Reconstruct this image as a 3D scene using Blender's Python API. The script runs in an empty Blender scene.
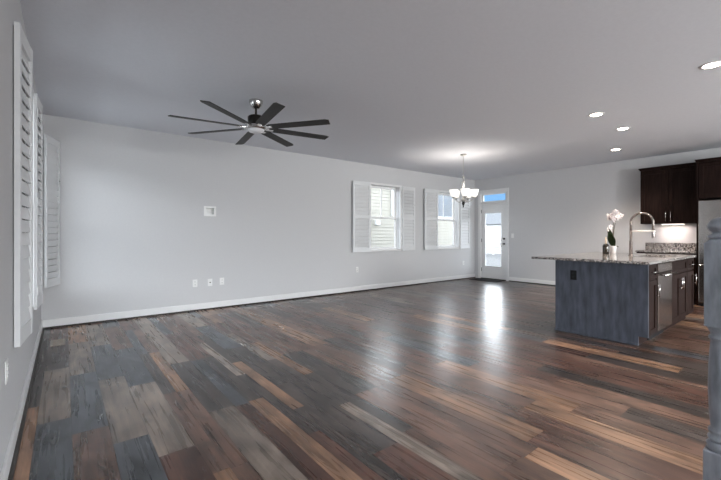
import bpy, bmesh, math, random
from mathutils import Vector, Matrix, Euler

C = bpy.context.scene.collection
S = bpy.context.scene
random.seed(11)
PI = math.pi

# ------------------------------------------------------------------ camera
LX, WY, FX, RY, H = -0.228, 6.25, 9.066, -3.2, 2.74   # left wall x, long wall y, far wall x, rear wall y, ceiling
cam = bpy.data.cameras.new('camera')
co = bpy.data.objects.new('camera', cam)
C.objects.link(co)
co.location = (0, 0, 1.199)
co.rotation_euler = (PI / 2, 0, math.radians(51.566 - 90))
cam.sensor_width = 36
cam.lens = 36 * 373.6 / 721
cam.shift_y = -5 / 721
cam.clip_start = 0.02
S.camera = co

# ------------------------------------------------------------------ view, world, sun, daylight at the left windows, added rear fill
vs = S.view_settings
vs.view_transform = 'Standard'
vs.look = 'None'
vs.gamma = 1
vs.exposure = 0.34
S.cycles.max_bounces = 8
S.cycles.diffuse_bounces = 6
S.cycles.sample_clamp_indirect = 6
S.cycles.use_denoising = True

w = bpy.data.worlds.new('sky')
S.world = w
w.use_nodes = True
nt = w.node_tree
nt.nodes.clear()
wo = nt.nodes.new('ShaderNodeOutputWorld')
bg = nt.nodes.new('ShaderNodeBackground')
tc = nt.nodes.new('ShaderNodeTexCoord')
sx = nt.nodes.new('ShaderNodeSeparateXYZ')
cr = nt.nodes.new('ShaderNodeValToRGB')
nt.links.new(tc.outputs['Generated'], sx.inputs[0])
nt.links.new(sx.outputs['Z'], cr.inputs[0])
nt.links.new(cr.outputs[0], bg.inputs[0])
nt.links.new(bg.outputs[0], wo.inputs[0])
e = cr.color_ramp.elements
e[0].position, e[0].color = 0.0, (0.85, 0.90, 0.95, 1)
e[1].position, e[1].color = 0.055, (0.80, 0.90, 1.0, 1)
for p, c in ((0.075, (0.22, 0.48, 0.86)), (0.125, (0.25, 0.50, 0.88)), (0.15, (9.5, 9.8, 10.4)), (0.34, (9.5, 9.8, 10.4)), (0.45, (2.2, 2.4, 2.7)), (0.9, (1.0, 1.2, 1.5))):
    x = e.new(p); x.color = (*c, 1)
bg.inputs[1].default_value = 1.0

def light(name, kind, loc, rot, energy, color, **kw):
    l = bpy.data.lights.new(name, kind)
    l.energy = energy
    l.color = color
    for k, v in kw.items():
        setattr(l, k, v)
    o = bpy.data.objects.new(name, l)
    C.objects.link(o)
    o.location = loc
    o.rotation_euler = rot
    return o

light('sun', 'SUN', (0, -6, 12), (math.radians(42), 0, 0), 0.3, (1, 0.97, 0.92), angle=0.01)
# daylight entering by the two left-hand windows (facing +X)
for y0, y1 in ((3.31, 4.20), (4.98, 5.82)):
    light('window_daylight', 'AREA', (LX - 0.75, (y0 + y1) / 2, 1.95), (0, -math.radians(62), 0), 16, (0.86, 0.93, 1.0),
          shape='RECTANGLE', size=1.6, size_y=y1 - y0)
# added fill lamps behind the camera, shining in by invented rear openings (facing +Y)
for x0, pw, rz in ((0.6, 320, -0.85), (3.6, 380, -0.65), (6.6, 230, -0.2)):
    light('added_rear_light', 'AREA', (x0 + 1.0, RY - 1.0, 1.95), (math.radians(64), 0, rz), pw, (1.0, 0.978, 0.97),
          shape='RECTANGLE', size=1.95, size_y=2.1)

# ------------------------------------------------------------------ materials
def srgb(r, g, b):
    f = lambda c: c / 12.92 if c <= 0.04045 else ((c + 0.055) / 1.055) ** 2.4
    return (f(r / 255), f(g / 255), f(b / 255), 1)

def mat(name, col, rough=0.5, metal=0.0, spec=0.5, emit=None, es=0.0, noise=0.0, nscale=8.0, stretch=(1, 1, 1), bump=0.0, col2=None, coat=0.0):
    m = bpy.data.materials.new(name)
    m.use_nodes = True
    n = m.node_tree.nodes
    lk = m.node_tree.links
    b = n['Principled BSDF']
    b.inputs['Base Color'].default_value = col
    b.inputs['Roughness'].default_value = rough
    b.inputs['Metallic'].default_value = metal
    b.inputs['Specular IOR Level'].default_value = spec
    b.inputs['Coat Weight'].default_value = coat
    if emit:
        b.inputs['Emission Color'].default_value = emit
        b.inputs['Emission Strength'].default_value = es
    t = n.new('ShaderNodeTexCoord')
    mp = n.new('ShaderNodeMapping')
    mp.inputs['Scale'].default_value = stretch
    nz = n.new('ShaderNodeTexNoise')
    nz.inputs['Scale'].default_value = nscale
    nz.inputs['Detail'].default_value = 5
    lk.new(t.outputs['Object'], mp.inputs[0])
    lk.new(mp.outputs[0], nz.inputs['Vector'])
    mx = n.new('ShaderNodeMix')
    mx.data_type = 'RGBA'
    rp = n.new('ShaderNodeValToRGB')
    rp.color_ramp.elements[0].position = 0.3
    rp.color_ramp.elements[1].position = 0.7
    lk.new(nz.outputs[0], rp.inputs[0])
    c2 = col2 or (col[0] * (1 - noise), col[1] * (1 - noise), col[2] * (1 - noise), 1)
    mx.inputs['A'].default_value = col
    mx.inputs['B'].default_value = c2
    lk.new(rp.outputs[0], mx.inputs['Factor'])
    lk.new(mx.outputs['Result'], b.inputs['Base Color'])
    if bump:
        bp = n.new('ShaderNodeBump')
        bp.inputs['Strength'].default_value = bump
        bp.inputs['Distance'].default_value = 0.002
        lk.new(nz.outputs[0], bp.inputs['Height'])
        lk.new(bp.outputs[0], b.inputs['Normal'])
    return m

M = {}
M['wall'] = mat('wall_paint', (0.60, 0.60, 0.61, 1), 0.85, noise=0.03, nscale=40, bump=0.05, spec=0.2)
M['ceil'] = mat('ceiling_paint', (0.76, 0.775, 0.82, 1), 0.9, noise=0.03, nscale=30, bump=0.05, spec=0.1)
M['white'] = mat('white_trim_paint', (0.78, 0.78, 0.78, 1), 0.4, noise=0.03, nscale=15)
M['shutter'] = mat('white_shutter_paint', (0.74, 0.75, 0.76, 1), 0.4, noise=0.03, nscale=15)
M['plastic'] = mat('white_plastic', (0.8, 0.8, 0.79, 1), 0.35, noise=0.02, nscale=20)
M['slot'] = mat('dark_slot', (0.03, 0.03, 0.03, 1), 0.6)
M['black'] = mat('black_plastic', (0.010, 0.010, 0.011, 1), 0.6, spec=0.15)
M['espresso'] = mat('espresso_stained_wood', (0.022, 0.012, 0.010, 1), 0.5, spec=0.06, noise=0.6, nscale=6, stretch=(9, 9, 0.7), bump=0.1)
M['endwood'] = mat('slate_stained_wood', (0.072, 0.080, 0.104, 1), 0.42, spec=0.3, nscale=5, stretch=(4, 4, 0.8), bump=0.1, col2=(0.030, 0.034, 0.046, 1))
M['newel'] = mat('slate_painted_wood', (0.31, 0.335, 0.385, 1), 0.3, noise=0.5, nscale=9, stretch=(3, 3, 0.8), bump=0.1, coat=0.3)
M['nickel'] = mat('brushed_nickel', (0.55, 0.54, 0.52, 1), 0.28, metal=1.0, noise=0.1, nscale=30)
M['chrome'] = mat('polished_nickel', (0.62, 0.60, 0.58, 1), 0.12, metal=1.0, noise=0.05, nscale=20)
M['darkmetal'] = mat('dark_bronze_metal', (0.05, 0.045, 0.04, 1), 0.35, metal=1.0, noise=0.2, nscale=20)
M['steel'] = mat('stainless_steel', (0.40, 0.37, 0.35, 1), 0.26, metal=1.0, noise=0.12, nscale=4, stretch=(1, 1, 40))
M['dwsteel'] = mat('reflection_tinted_steel', (0.20, 0.16, 0.14, 1), 0.22, metal=1.0, noise=0.15, nscale=4, stretch=(1, 1, 40))  # brown reflection of a dark kitchen put into the steel colour
M['gunmetal'] = mat('brown_nickel', (0.30, 0.26, 0.24, 1), 0.25, metal=1.0, noise=0.1, nscale=30)
M['armm'] = mat('satin_nickel', (0.85, 0.83, 0.80, 1), 0.5, metal=0.6, noise=0.05, nscale=30)
M['blade'] = mat('dark_bronze_fan_blade', (0.030, 0.028, 0.026, 1), 0.5, spec=0.3, noise=0.3, nscale=6, stretch=(1, 12, 1))
M['frost'] = mat('lit_frosted_glass', (0.9, 0.88, 0.84, 1), 0.5, emit=(1, 0.95, 0.88, 1), es=0.7)
M['lens'] = mat('lit_downlight_lens', (0.9, 0.9, 0.9, 1), 0.5, emit=(1, 0.84, 0.68, 1), es=7)
M['bar'] = mat('lit_light_bar', (0.9, 0.9, 0.9, 1), 0.5, emit=(1, 0.86, 0.76, 1), es=5)
M['whitelens'] = mat('opal_lens', (0.75, 0.74, 0.76, 1), 0.4)
M['shoe'] = mat('dark_shoe_moulding', (0.030, 0.021, 0.017, 1), 0.45, noise=0.3, nscale=20)
M['ventm'] = mat('tan_metal_register', (0.36, 0.31, 0.26, 1), 0.4, noise=0.1, nscale=20)
M['matm'] = mat('black_doormat', (0.012, 0.011, 0.011, 1), 0.95, noise=0.4, nscale=120, bump=0.5)
M['leaf'] = mat('orchid_leaf', (0.03, 0.055, 0.012, 1), 0.4, noise=0.4, nscale=30)
M['stem'] = mat('orchid_stem', (0.10, 0.08, 0.05, 1), 0.5, noise=0.2, nscale=30)
M['petal'] = mat('white_petal', (0.62, 0.57, 0.57, 1), 0.6, noise=0.1, nscale=60)
M['petalc'] = mat('plum_throat', (0.20, 0.03, 0.07, 1), 0.5, noise=0.2, nscale=60)
M['pot'] = mat('white_ceramic', (0.78, 0.74, 0.72, 1), 0.25, noise=0.03, nscale=20)
M['amber'] = mat('dark_bottle', (0.010, 0.011, 0.010, 1), 0.12, noise=0.2, nscale=20, col2=(0.03, 0.02, 0.01, 1))
M['cream'] = mat('cream_plastic', (0.72, 0.58, 0.44, 1), 0.4, noise=0.05, nscale=30)
M['splash'] = mat('white_backsplash', (0.74, 0.71, 0.69, 1), 0.3, noise=0.04, nscale=20)
M['roof'] = mat('grey_shingles', (0.30, 0.31, 0.33, 1), 0.9, noise=0.3, nscale=20)
M['ground'] = mat('pale_concrete', (0.20, 0.195, 0.19, 1), 0.9, noise=0.15, nscale=2)
M['vinyl'] = mat('white_vinyl', (0.86, 0.86, 0.86, 1), 0.5, noise=0.03, nscale=10)
M['fencem'] = mat('pale_fence_board', (0.55, 0.55, 0.55, 1), 0.6, noise=0.05, nscale=10)
M['nwin'] = mat('grey_reflecting_window', (0.17, 0.19, 0.215, 1), 0.35, noise=0.4, nscale=1.5)

def glass_mat():
    m = bpy.data.materials.new('window_glass')
    m.use_nodes = True
    n, lk = m.node_tree.nodes, m.node_tree.links
    n.clear()
    out = n.new('ShaderNodeOutputMaterial')
    mixs = n.new('ShaderNodeMixShader')
    tr = n.new('ShaderNodeBsdfTransparent')
    gl = n.new('ShaderNodeBsdfGlossy')
    gl.inputs['Roughness'].default_value = 0.02
    lw = n.new('ShaderNodeLayerWeight')
    pw = n.new('ShaderNodeMath'); pw.operation = 'POWER'; pw.inputs[1].default_value = 5
    fr = n.new('ShaderNodeMath'); fr.operation = 'MULTIPLY_ADD'; fr.inputs[1].default_value = 0.9; fr.inputs[2].default_value = 0.03
    lk.new(lw.outputs['Facing'], pw.inputs[0]); lk.new(pw.outputs[0], fr.inputs[0])
    tr.inputs[0].default_value = (0.96, 0.98, 0.98, 1)
    lk.new(fr.outputs[0], mixs.inputs[0])
    lk.new(tr.outputs[0], mixs.inputs[1])
    lk.new(gl.outputs[0], mixs.inputs[2])
    lk.new(mixs.outputs[0], out.inputs[0])
    return m
M['glass'] = glass_mat()

def siding_mat(name, col, pitch):
    m = mat(name, col, 0.7, noise=0.04, nscale=6)
    n, lk = m.node_tree.nodes, m.node_tree.links
    b = n['Principled BSDF']
    t = n.new('ShaderNodeTexCoord')
    s = n.new('ShaderNodeSeparateXYZ')
    lk.new(t.outputs['Object'], s.inputs[0])
    d = n.new('ShaderNodeMath'); d.operation = 'DIVIDE'; d.inputs[1].default_value = pitch
    f = n.new('ShaderNodeMath'); f.operation = 'FRACT'
    lk.new(s.outputs['Z'], d.inputs[0]); lk.new(d.outputs[0], f.inputs[0])
    bp = n.new('ShaderNodeBump'); bp.invert = True
    bp.inputs['Strength'].default_value = 0.6; bp.inputs['Distance'].default_value = 0.02
    lk.new(f.outputs[0], bp.inputs['Height'])
    lk.new(bp.outputs[0], b.inputs['Normal'])
    return m
M['siding'] = siding_mat('cream_siding', (0.36, 0.34, 0.295, 1), 0.11)
M['wsiding'] = siding_mat('white_siding', (0.55, 0.55, 0.55, 1), 0.12)

def granite_mat():
    m = mat('speckled_granite', (0.5, 0.5, 0.5, 1), 0.12, coat=0.3)
    n, lk = m.node_tree.nodes, m.node_tree.links
    b = n['Principled BSDF']
    t = n.new('ShaderNodeTexCoord')
    v = n.new('ShaderNodeTexVoronoi'); v.inputs['Scale'].default_value = 150
    lk.new(t.outputs['Object'], v.inputs['Vector'])
    r = n.new('ShaderNodeValToRGB'); r.color_ramp.interpolation = 'CONSTANT'
    el = r.color_ramp.elements
    el[0].position, el[0].color = 0, (0.012, 0.012, 0.014, 1)
    el[1].position, el[1].color = 0.40, (0.16, 0.15, 0.15, 1)
    q = el.new(0.58); q.color = (0.42, 0.39, 0.37, 1)
    q = el.new(0.76); q.color = (0.66, 0.63, 0.60, 1)
    q = el.new(0.92); q.color = (0.14, 0.09, 0.07, 1)
    s = n.new('ShaderNodeSeparateColor')
    lk.new(v.outputs['Color'], s.inputs[0])
    lk.new(s.outputs[0], r.inputs[0])
    lk.new(r.outputs[0], b.inputs['Base Color'])
    return m
M['granite'] = granite_mat()

def plank_mat():
    m = bpy.data.materials.new('vinyl_plank_floor')
    m.use_nodes = True
    n, lk = m.node_tree.nodes, m.node_tree.links
    b = n['Principled BSDF']
    at = n.new('ShaderNodeAttribute'); at.attribute_name = 'plank_tint'
    sd = n.new('ShaderNodeAttribute'); sd.attribute_name = 'plank_seed'
    t = n.new('ShaderNodeTexCoord')
    cb = n.new('ShaderNodeCombineXYZ')
    lk.new(sd.outputs['Fac'], cb.inputs[2])
    va = n.new('ShaderNodeVectorMath'); va.operation = 'ADD'
    lk.new(t.outputs['Object'], va.inputs[0]); lk.new(cb.outputs[0], va.inputs[1])
    def noise(scale, st, detail=6, dist=0.0):
        mp = n.new('ShaderNodeMapping'); mp.inputs['Scale'].default_value = st
        lk.new(va.outputs[0], mp.inputs[0])
        nz = n.new('ShaderNodeTexNoise'); nz.inputs['Scale'].default_value = scale
        nz.inputs['Detail'].default_value = detail; nz.inputs['Distortion'].default_value = dist
        lk.new(mp.outputs[0], nz.inputs['Vector'])
        return nz
    def ramp(src, p0, p1, c0, c1):
        r = n.new('ShaderNodeValToRGB')
        r.color_ramp.elements[0].position = p0; r.color_ramp.elements[1].position = p1
        r.color_ramp.elements[0].color = (c0, c0, c0, 1); r.color_ramp.elements[1].color = (c1, c1, c1, 1)
        lk.new(src.outputs[0], r.inputs[0])
        return r
    def mul(a, bb):
        x = n.new('ShaderNodeMix'); x.data_type = 'RGBA'; x.blend_type = 'MULTIPLY'
        x.inputs['Factor'].default_value = 1
        lk.new(a, x.inputs['A']); lk.new(bb, x.inputs['B'])
        return x.outputs['Result']
    g1 = noise(4, (7, 0.35, 1), 9, 0.5)      # long grain
    g2 = noise(16, (7, 0.25, 1), 4, 0.1)     # fine grain
    g3 = noise(5.0, (1.7, 0.6, 1), 7, 0.6)    # weathered patches
    c = mul(at.outputs['Color'], ramp(g1, 0.30, 0.70, 0.6, 1.32).outputs[0])
    c = mul(c, ramp(g2, 0.3, 0.7, 0.85, 1.12).outputs[0])
    c = mul(c, ramp(g3, 0.35, 0.65, 0.55, 1.4).outputs[0])
    lk.new(c, b.inputs['Base Color'])
    b.inputs['Roughness'].default_value = 0.30
    rr = ramp(g1, 0.3, 0.7, 0.25, 0.32)
    lk.new(rr.outputs[0], b.inputs['Roughness'])
    b.inputs['Specular IOR Level'].default_value = 0.7
    bp = n.new('ShaderNodeBump'); bp.inputs['Strength'].default_value = 0.12; bp.inputs['Distance'].default_value = 0.002
    lk.new(g2.outputs[0], bp.inputs['Height'])
    lk.new(bp.outputs[0], b.inputs['Normal'])
    return m
M['planks'] = plank_mat()

# ------------------------------------------------------------------ mesh helpers
class MB:
    """collects simple shapes and links them as ONE mesh object"""
    def __init__(s):
        s.b = bmesh.new()
    def _x(s, verts, mtx):
        if mtx:
            bmesh.ops.transform(s.b, matrix=mtx, verts=verts)
    def box(s, x0, x1, y0, y1, z0, z1, bev=0.0, mtx=None, seg=2):
        r = bmesh.ops.create_cube(s.b, size=1)
        vv = r['verts']
        for v in vv:
            v.co = Vector(((x0 + x1) / 2 + v.co.x * (x1 - x0), (y0 + y1) / 2 + v.co.y * (y1 - y0), (z0 + z1) / 2 + v.co.z * (z1 - z0)))
        if bev:
            ed = list({ed for v in vv for ed in v.link_edges})
            r2 = bmesh.ops.bevel(s.b, geom=ed, offset=bev, segments=seg, affect='EDGES', profile=0.5)
            vv = list({v for f in r2['faces'] for v in f.verts} | {v for v in vv if v.is_valid})
        s._x(vv, mtx)
        return s
    def lathe(s, prof, c=(0, 0, 0), seg=24, mtx=None, square=False, rot=0.0):
        """profile of (radius, z) turned about the z axis"""
        rings = []
        allv = []
        for r, z in prof:
            ring = []
            for k in range(seg):
                a = 2 * PI * k / seg + rot
                v = s.b.verts.new((c[0] + r * math.cos(a), c[1] + r * math.sin(a), c[2] + z))
                ring.append(v); allv.append(v)
            rings.append(ring)
        for a, b in zip(rings, rings[1:]):
            for k in range(seg):
                f = s.b.faces.new((a[k], a[(k + 1) % seg], b[(k + 1) % seg], b[k]))
                f.smooth = seg > 8
        if prof[0][0] > 1e-6: s.b.faces.new(rings[0][::-1])
        if prof[-1][0] > 1e-6: s.b.faces.new(rings[-1])
        s._x(allv, mtx)
        return s
    def tube(s, pts, r, seg=10, cap=True):
        pts = [Vector(p) for p in pts]
        rad = r if isinstance(r, (list, tuple)) else [r] * len(pts)
        rings = []
        t0 = (pts[1] - pts[0]).normalized()
        up = Vector((0, 0, 1)) if abs(t0.z) < 0.9 else Vector((1, 0, 0))
        nrm = t0.cross(up).normalized()
        for i, p in enumerate(pts):
            if i == 0: t = pts[1] - pts[0]
            elif i == len(pts) - 1: t = pts[-1] - pts[-2]
            else: t = (pts[i + 1] - pts[i]).normalized() + (pts[i] - pts[i - 1]).normalized()
            t.normalize()
            nrm = (nrm - t * nrm.dot(t)).normalized()
            bi = t.cross(nrm)
            rings.append([s.b.verts.new(p + (nrm * math.cos(2 * PI * k / seg) + bi * math.sin(2 * PI * k / seg)) * rad[i]) for k in range(seg)])
        for a, b in zip(rings, rings[1:]):
            for k in range(seg):
                f = s.b.faces.new((a[k], a[(k + 1) % seg], b[(k + 1) % seg], b[k]))
                f.smooth = True
        if cap:
            s.b.faces.new(rings[0][::-1]); s.b.faces.new(rings[-1])
        return s
    def prism(s, poly, z0, z1, mtx=None):
        """polygon in xy extruded in z"""
        a = [s.b.verts.new((p[0], p[1], z0)) for p in poly]
        b = [s.b.verts.new((p[0], p[1], z1)) for p in poly]
        n = len(poly)
        s.b.faces.new(a[::-1]); s.b.faces.new(b)
        for k in range(n):
            s.b.faces.new((a[k], a[(k + 1) % n], b[(k + 1) % n], b[k]))
        s._x(a + b, mtx)
        return s
    def ball(s, c, r, sc=(1, 1, 1), u=14, v=10, mtx=None):
        q = bmesh.ops.create_uvsphere(s.b, u_segments=u, v_segments=v, radius=r)
        for x in q['verts']:
            x.co = Vector((c[0] + x.co.x * sc[0], c[1] + x.co.y * sc[1], c[2] + x.co.z * sc[2]))
            for f in x.link_faces: f.smooth = True
        s._x(q['verts'], mtx)
        return s
    def build(s, name, m, parent=None, loc=(0, 0, 0), rot=(0, 0, 0), label=None, kind=None):
        bmesh.ops.recalc_face_normals(s.b, faces=s.b.faces)
        me = bpy.data.meshes.new(name)
        s.b.to_mesh(me); s.b.free()
        me.materials.append(m)
        o = bpy.data.objects.new(name, me)
        C.objects.link(o)
        o.parent = parent
        o.location = loc
        o.rotation_euler = rot
        if label: o['label'] = label
        if kind: o['kind'] = kind
        return o

def thing(name, label, cat, loc=(0, 0, 0), rz=0.0, group=None):
    o = bpy.data.objects.new(name, None)
    C.objects.link(o)
    o.empty_display_size = 0.05
    o.location = loc
    o.rotation_euler = (0, 0, rz)
    return tag(o, label, cat, group)

def tag(o, label, cat, group=None):
    o['label'] = label; o['category'] = cat
    if group: o['group'] = group
    return o

def copy_tree(o, parent=None):
    c = o.copy(); C.objects.link(c)
    c.parent = parent
    for ch in list(o.children):
        copy_tree(ch, c)
    return c

def empty_structure(name, loc=(0, 0, 0), rz=0.0):
    o = bpy.data.objects.new(name, None)
    C.objects.link(o)
    o.location = loc; o.rotation_euler = (0, 0, rz)
    o['kind'] = 'structure'
    return o

def wall_cells(mb, a0, a1, z0, z1, holes, put):
    """fills a wall a0..a1 by z0..z1 with boxes around the holes (a0,a1,z0,z1)"""
    aa = sorted({a0, a1} | {h[0] for h in holes} | {h[1] for h in holes})
    for p, q in zip(aa, aa[1:]):
        mid = (p + q) / 2
        hs = sorted([h for h in holes if h[0] < mid < h[1]], key=lambda h: h[2])
        z = z0
        for h in hs:
            if h[2] > z: put(mb, p, q, z, h[2])
            z = h[3]
        if z < z1: put(mb, p, q, z, z1)

# ------------------------------------------------------------------ the room shell
TH = 0.15
# openings
WIN_LONG = [(5.20, 6.11, 0.87, 2.31), (7.41, 8.29, 0.87, 2.31)]
WIN_LEFT = [(3.31, 4.20, 0.60, 2.38), (4.98, 5.82, 0.60, 2.38)]
DOOR_FAR = (5.27, 6.07, 0.0, 2.335)
ADDED_REAR = [(0.6, 2.6, 0.05, 2.4), (3.6, 5.6, 0.05, 2.4), (6.6, 8.6, 0.05, 2.4)]  # unseen rear openings, added to admit the fill light

mb = MB()
wall_cells(mb, LX - TH, FX + TH, 0, H, WIN_LONG + [(1.78, 1.92, 1.528, 1.638)], lambda m, p, q, z0, z1: m.box(p, q, WY, WY + TH, z0, z1))
mb.build('wall_back', M['wall'], kind='structure')
mb = MB()
wall_cells(mb, RY, WY, 0, H, WIN_LEFT, lambda m, p, q, z0, z1: m.box(LX - TH, LX, p, q, z0, z1))
mb.build('wall_left', M['wall'], kind='structure')
mb = MB()
wall_cells(mb, RY, WY, 0, H, [DOOR_FAR], lambda m, p, q, z0, z1: m.box(FX, FX + TH, p, q, z0, z1))
mb.build('wall_right', M['wall'], kind='structure')
mb = MB()
wall_cells(mb, LX - TH, FX + TH, 0, H, ADDED_REAR, lambda m, p, q, z0, z1: m.box(p, q, RY - TH, RY, z0, z1))
mb.build('wall_rear', M['wall'], kind='structure')
MB().box(LX - TH, FX + TH, RY - TH, WY + TH, H, H + 0.2).build('ceiling', M['ceil'], kind='structure')

# floor: planks running along y, one quad each over a dark sub-floor
DARK, SLATE, BROWN, MID, GREY, ORANGE = range(6)
TONES = {DARK: (0.056, 0.042, 0.037), SLATE: (0.070, 0.076, 0.086), BROWN: (0.108, 0.052, 0.037), MID: (0.150, 0.085, 0.061),
         GREY: (0.240, 0.190, 0.155), ORANGE: (0.275, 0.155, 0.094)}
edges = [LX, -0.135, 0.038, 0.22, 0.40, 0.585, 0.672, 0.765, 0.94, 1.04, 1.15, 1.23, 1.32, 1.51, 1.61, 1.71, 1.94, 2.10, 2.30, 2.50, 2.685, 2.875, 3.09, 3.29, 3.48]
ends = {0: 3.45, 1: 3.11, 2: 4.02, 3: 2.556, 4: 2.255, 6: 3.107, 5: 1.93, 9: 2.61, 11: 2.295, 14: 2.81, 8: 1.4, 16: 1.03, 19: 1.33, 20: 1.10}
over = [((-0.18, 3.0), ORANGE), ((-0.05, 2.8), SLATE), ((-0.05, 3.7), GREY), ((-0.05, 4.8), DARK), ((-0.18, 4.0), DARK),
        ((0.12, 3.4), SLATE), ((0.12, 4.6), GREY), ((0.3, 3.0), GREY), ((0.3, 2.2), SLATE), ((0.3, 4.2), SLATE), ((0.48, 2.0), BROWN), ((0.48, 2.9), GREY),
        ((0.12, 2.2), MID), ((0.7, 3.6), ORANGE), ((0.7, 2.8), MID), ((0.63, 1.8), ORANGE), ((0.63, 2.5), MID), ((0.63, 3.5), DARK),
        ((1.28, 2.9), ORANGE), ((1.28, 2.0), DARK), ((1.1, 2.0), ORANGE), ((1.1, 3.0), DARK), ((1.19, 2.5), DARK), ((0.98, 2.2), BROWN), ((0.85, 2.2), GREY), ((0.85, 3.2), DARK),
        ((1.66, 3.4), ORANGE), ((1.66, 2.2), DARK), ((1.4, 2.2), DARK), ((1.56, 2.5), DARK), ((2.0, 0.6), ORANGE), ((2.0, 1.6), MID), ((2.6, 0.8), ORANGE), ((2.6, 1.8), MID), ((1.56, 3.6), GREY),
        ((1.41, 1.8), DARK), ((1.56, 1.6), GREY), ((1.66, 1.2), MID), ((1.8, 1.8), MID), ((4.0, 1.4), DARK), ((3.4, 1.6), DARK), ((2.97, 1.3), MID), ((2.8, 0.6), MID), ((2.8, 1.6), ORANGE)]
prng = random.Random(5)
x = edges[-1]
while x < FX:
    x += prng.choice((0.13, 0.18, 0.19, 0.20))
    edges.append(min(x, FX))
bm = bmesh.new()
lt = bm.loops.layers.float_color.new('plank_tint')
ls = bm.faces.layers.float.new('plank_seed')
def quad(x0, x1, y0, y1, z, tint, seed):
    f = bm.faces.new([bm.verts.new((a, b, z)) for a, b in ((x0, y0), (x1, y0), (x1, y1), (x0, y1))])
    for l in f.loops: l[lt] = (*tint, 1)
    f[ls] = seed
for i, (x0, x1) in enumerate(zip(edges, edges[1:])):
    y = ends.get(i, prng.uniform(2, 3.2))
    while y > RY: y -= 1.19
    while y < WY:
        y1 = y + 1.19
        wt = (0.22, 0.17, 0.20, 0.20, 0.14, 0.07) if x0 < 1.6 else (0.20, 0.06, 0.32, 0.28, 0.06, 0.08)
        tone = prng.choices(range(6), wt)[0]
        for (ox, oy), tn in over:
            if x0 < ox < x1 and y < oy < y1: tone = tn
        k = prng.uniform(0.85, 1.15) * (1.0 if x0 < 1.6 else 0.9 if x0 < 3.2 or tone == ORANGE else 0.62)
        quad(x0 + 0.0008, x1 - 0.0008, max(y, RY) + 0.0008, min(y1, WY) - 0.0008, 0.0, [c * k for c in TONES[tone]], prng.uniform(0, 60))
        y = y1
quad(LX - TH, FX + TH, RY - TH, WY + TH, -0.003, (0.01, 0.008, 0.007), 0)
me = bpy.data.meshes.new('floor'); bm.to_mesh(me); bm.free()
me.materials.append(M['planks'])
fl = bpy.data.objects.new('floor', me); C.objects.link(fl); fl['kind'] = 'structure'

# baseboards with a dark shoe moulding
def base_run(name, x0, x1, y0, y1, axis, d):
    """a strip along an axis; d is the direction into the room"""
    mb = MB(); sh = MB()
    if axis == 'x':
        a, b = sorted((y0, y0 + d * 0.015)); mb.box(x0, x1, a, b, 0.0, 0.112, 0.003)
        a, b = sorted((y0 + d * 0.015, y0 + d * 0.034)); sh.box(x0, x1, a, b, 0.0, 0.022, 0.004)
    else:
        a, b = sorted((x0, x0 + d * 0.015)); mb.box(a, b, y0, y1, 0.0, 0.112, 0.003)
        a, b = sorted((x0 + d * 0.015, x0 + d * 0.034)); sh.box(a, b, y0, y1, 0.0, 0.022, 0.004)
    o = mb.build(name, M['white'], kind='structure')
    sh.build('shoe_moulding', M['shoe'], o, label='dark shoe moulding')
base_run('baseboard_back', LX, FX, WY, WY, 'x', -1)
base_run('baseboard_left', LX, LX, RY, WY, 'y', 1)
base_run('baseboard_right', FX, FX, 2.33, 5.20, 'y', -1)

# ------------------------------------------------------------------ windows
def long_window(n, a0, a1, z0, z1):
    r = empty_structure('window_%d' % n, ((a0 + a1) / 2, WY, z0))
    hw, hh = (a1 - a0) / 2, z1 - z0
    mb = MB()                                     # projecting frame around the opening
    for p, q, c, d in ((-hw - 0.035, -hw + 0.012, -0.035, hh + 0.035), (hw - 0.012, hw + 0.035, -0.035, hh + 0.035),
                       (-hw, hw, -0.035, 0.012), (-hw, hw, hh - 0.012, hh + 0.035)):
        mb.box(p, q, -0.05, 0.02, c, d, 0.003)
    for p, q, c, d in ((-hw, -hw + 0.012, 0, hh), (hw - 0.012, hw, 0, hh), (-hw, hw, 0, 0.012), (-hw, hw, hh - 0.012, hh)):
        mb.box(p, q, 0.0, 0.15, c, d)
    mb.build('window_frame', M['white'], r)
    rail = 1.587 - z0
    for nm, c, d, y0 in (('upper_sash', rail - 0.02, hh - 0.012, 0.105), ('lower_sash', 0.012, rail + 0.02, 0.075)):
        mb = MB()
        s = 0.045
        mb.box(-hw + 0.012, -hw + 0.012 + s, y0, y0 + 0.03, c, d, 0.003).box(hw - 0.012 - s, hw - 0.012, y0, y0 + 0.03, c, d, 0.003)
        mb.box(-hw + 0.012 + s, hw - 0.012 - s, y0, y0 + 0.03, c, c + s, 0.003).box(-hw + 0.012 + s, hw - 0.012 - s, y0, y0 + 0.03, d - s, d, 0.003)
        sh = mb.build(nm, M['vinyl'], r)
        MB().box(-hw + 0.05, hw - 0.05, y0 + 0.012, y0 + 0.018, c + 0.04, d - 0.04).build('pane', M['glass'], sh)
        if nm == 'upper_sash':
            MB().box(-0.009, 0.009, y0 + 0.006, y0 + 0.024, c + s, d - s).build('muntin', M['vinyl'], sh)
for i, a in enumerate(WIN_LONG): long_window(i + 1, *a)

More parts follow.
